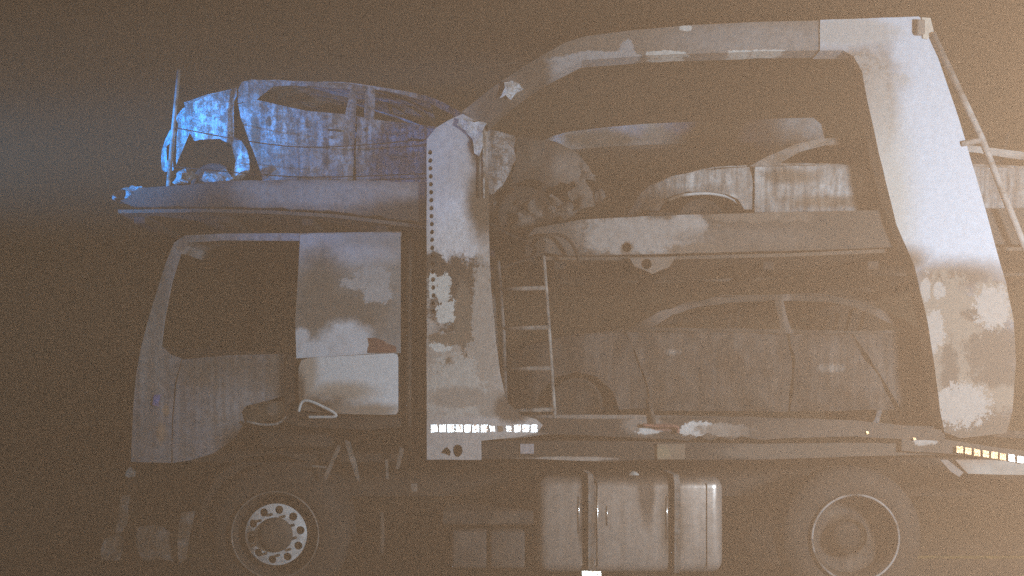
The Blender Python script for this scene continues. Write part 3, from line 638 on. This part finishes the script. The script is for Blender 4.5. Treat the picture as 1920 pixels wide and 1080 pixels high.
for k, (px, py, rr) in enumerate(((960, 300, 26), (1010, 300, 34), (1075, 330, 30), (1100, 370, 34), (1020, 392, 30), (950, 385, 24), (985, 420, 26), (1060, 388, 30))):
    pts = [(px + rr * (1 + .45 * math.sin(5 * a + k)) * math.cos(a), py + rr * (.7 + .3 * math.cos(3 * a + 2 * k)) * math.sin(a)) for a in [i * math.pi / 6 for i in range(12)]]
    sheet('crumpled_panel', pts, burnt('crumpled_%d' % k, (.05 + .012 * (k % 4), .042 + .010 * (k % 4), .036 + .009 * (k % 4)), [((.15, .125, .11), 'all', .12, .5, 12)], grain=.5, bump=1.0), R1, .42 + .05 * (k % 3), thick=.006, sp=.035, dent=.10, dscale=11, rag=.03, seed=k)
lo = sheet('engine_remains', [(930, 366), (942, 350), (965, 338), (990, 346), (1000, 338), (1020, 352), (1040, 350), (1050, 372), (1040, 396), (1010, 404), (985, 398), (960, 408), (938, 400)], CY['dark'], R1, .6, thick=.2, sp=.04, dent=.2, dscale=13, rag=.05)

# -- car on the middle deck
Y2 = .32
C2 = {}
C2['body'] = burnt('scorched_middle_car', (.30, .285, .28), [
    ((.46, .45, .45), [(1600, 345, 70, 26), (1430, 340, 14, 40), (1290, 335, 80, 16)], .45, .8, 8),
    ((.50, .48, .47), [(1345, 370, 40, 8)], .3, .6, 8),
    ((.15, .115, .09), [(1230, 375, 40, 14), (1480, 330, 50, 14), (1560, 378, 90, 12)], .6, .7, 7),
    ((.17, .135, .11), 'all', .15, .5, 9, .5)], Y=Y2, grain=.4, gscale=22, streak=.5, bump=.5)
C2['roof'] = burnt('scorched_middle_roof', (.24, .22, .21), [(BROWN, 'all', .2, .6, 6), (ASH, [(1860, 282, 80, 14)], .4, .6, 9)], Y=Y2, grain=.4)
C2['far'] = M['dark']
p2 = [
    ('fender', [(1207, 352), (1222, 340), (1260, 328), (1320, 320), (1405, 313), (1410, 340), (1411, 392), (1396, 392), (1384, 374), (1364, 364), (1330, 359), (1290, 358), (1258, 366), (1246, 380), (1240, 390), (1214, 384)], [], 'body', .02, .003),
    ('door', [(1415, 313), (1500, 311), (1640, 310), (1735, 311), (1738, 395), (1600, 398), (1416, 398)], [], 'body', .03, .002),
    ('door', [(1741, 311), (1840, 313), (1960, 318), (1962, 398), (1744, 398)], [], 'body', .03, .002),
    ('quarter_panel', [(1966, 318), (2100, 322), (2190, 334), (2200, 390), (2130, 392), (2110, 362), (2060, 350), (2010, 362), (1990, 396), (1968, 396)], [], 'body', .03, .004),
    ('cabin_frame', [(1404, 312), (1440, 292), (1490, 270), (1540, 257), (1600, 254), (1700, 257), (1810, 268), (1920, 284), (2010, 300), (2080, 322), (1960, 318), (1840, 313), (1735, 311), (1500, 311)], [[(1462, 306), (1500, 284), (1548, 270), (1630, 268), (1722, 272), (1722, 306)], [(1745, 274), (1830, 284), (1930, 300), (1960, 312), (1840, 308), (1745, 306)]], 'roof', .02, .004)]
t2 = [('bonnet', [(1214, 346), (1260, 327), (1320, 318), (1400, 310)], 'body', .03), ('roof', [(1545, 256), (1600, 253), (1700, 256), (1810, 267), (1920, 283)], 'roof', .02)]
R2, bow2 = car('burnt_saloon', (1650, 400), 'grey burnt saloon with sagging roof on middle deck behind the slanted white leg', Y2, 1.6, p2, t2, ((1405, 313), (1960, 318)), 398, 1207, 2200, C2, [(1220, 392), (1700, 398), (2190, 396)], [(1540, 360), (1800, 360)], [(1318, 412, .17), (2060, 410, .17)])
tube('wheel_arch_lip', spline([W(1252, 376, Y2 + .05), W(1280, 366, Y2 + .05), W(1330, 363, Y2 + .05), W(1368, 371, Y2 + .05), W(1390, 388, Y2 + .05)], 6), .012, burnt('pale_lip', (.5, .48, .47), [(BROWN, [(1262, 372, 22, 22)], .5, .5, 9)], Y=Y2), R2, 6)  # pale lip added along the arch for its bright crescent highlight

# -- car on the lower deck
Y3 = .32
C3 = {}
C3['body'] = burnt('scorched_lower_car', (.028, .023, .02), [
    ((.085, .07, .062), [(1150, 700, 60, 70), (1640, 700, 60, 50), (1560, 660, 40, 20), (1700, 720, 40, 50)], .7, .6, 6),
    ((.055, .047, .041), [(1350, 640, 160, 20)], .6, .6, 6),
    ((.045, .037, .03), [(1250, 720, 40, 60), (1420, 740, 60, 40)], .7, .6, 6),
    ((.09, .075, .066), 'all', .14, .45, 7, .6), ((.2, .18, .165), [(1262, 660, 14, 5), (1560, 690, 20, 8)], .7, 1.8, 16)], Y=Y3, grain=.5, gscale=12, streak=.5, bump=.4)
C3['frame'] = burnt('scorched_lower_frame', (.035, .03, .025), [((.12, .10, .09), [(1690, 600, 50, 25), (1270, 590, 60, 20), (1480, 590, 10, 40)], .5, .6, 8)], Y=Y3, grain=.4)
C3['far'] = M['black']
p3 = [
    ('fender', [(935, 690), (950, 664), (1000, 644), (1080, 630), (1168, 622), (1180, 640), (1196, 680), (1212, 722), (1218, 766), (1160, 768), (1150, 735), (1120, 706), (1080, 698), (1040, 708), (1012, 736), (1004, 766), (940, 764)], [], 'body', .04, .008),
    ('door', [(1174, 622), (1250, 622), (1400, 624), (1476, 626), (1484, 680), (1480, 772), (1224, 770), (1216, 722), (1200, 680)], [], 'body', .05, .008),
    ('door', [(1481, 626), (1560, 627), (1594, 628), (1612, 656), (1650, 712), (1684, 768), (1486, 772), (1490, 680)], [], 'body', .05, .008),
    ('quarter_panel', [(1600, 627), (1680, 626), (1745, 632), (1790, 650), (1812, 690), (1808, 752), (1784, 762), (1766, 744), (1742, 730), (1716, 736), (1700, 760), (1690, 764), (1656, 710), (1618, 654)], [], 'body', .03, .003),
    ('cabin_frame', [(1172, 621), (1200, 604), (1240, 584), (1290, 566), (1350, 555), (1450, 550), (1550, 553), (1620, 564), (1680, 588), (1744, 630), (1680, 626), (1594, 627), (1476, 625), (1250, 621)], [[(1222, 614), (1262, 590), (1310, 575), (1380, 565), (1456, 562), (1462, 617), (1250, 615)], [(1474, 562), (1550, 564), (1600, 573), (1640, 590), (1692, 620), (1594, 620), (1484, 618)]], 'frame', .04, .010)]
t3 = [('bonnet', [(945, 668), (1000, 643), (1080, 628), (1170, 619)], 'body', .04), ('roof', [(1352, 553), (1450, 548), (1550, 551), (1620, 562)], 'frame', .03)]
R3, bow3 = car('burnt_hatchback', (1380, 780), 'dark rust-brown burnt hatchback on lower deck behind the ladder, windows gone', Y3, 1.6, p3, t3, ((1172, 621), (1744, 630)), 770, 935, 1812, C3, [(950, 760), (1400, 768), (1800, 758)], [(1290, 700), (1520, 700)], [(1082, 758, .19), (1735, 772, .18)])

# ================================================================== the smoke
hz = box('haze', (-13, -8.2, -1.0), (13, 14, 4.6), None, None, 0)
hm = bpy.data.materials.new('smoke_air'); hm.use_nodes = True; nt = hm.node_tree
for n in list(nt.nodes):
    if n.type == 'BSDF_PRINCIPLED': nt.nodes.remove(n)
pv = nt.nodes.new('ShaderNodeVolumePrincipled'); pv.inputs['Color'].default_value = (.95, .60, .365, 1); pv.inputs['Density'].default_value = .075
pv.inputs['Absorption Color'].default_value = (1, 1, 1, 1); pv.inputs['Anisotropy'].default_value = .1
nt.links.new(pv.outputs[0], nt.nodes['Material Output'].inputs['Volume'])
hz.data.materials.append(hm); hz['kind'] = 'stuff'; hz['label'] = 'brown smoke hanging over the whole scene'; hz['category'] = 'smoke'
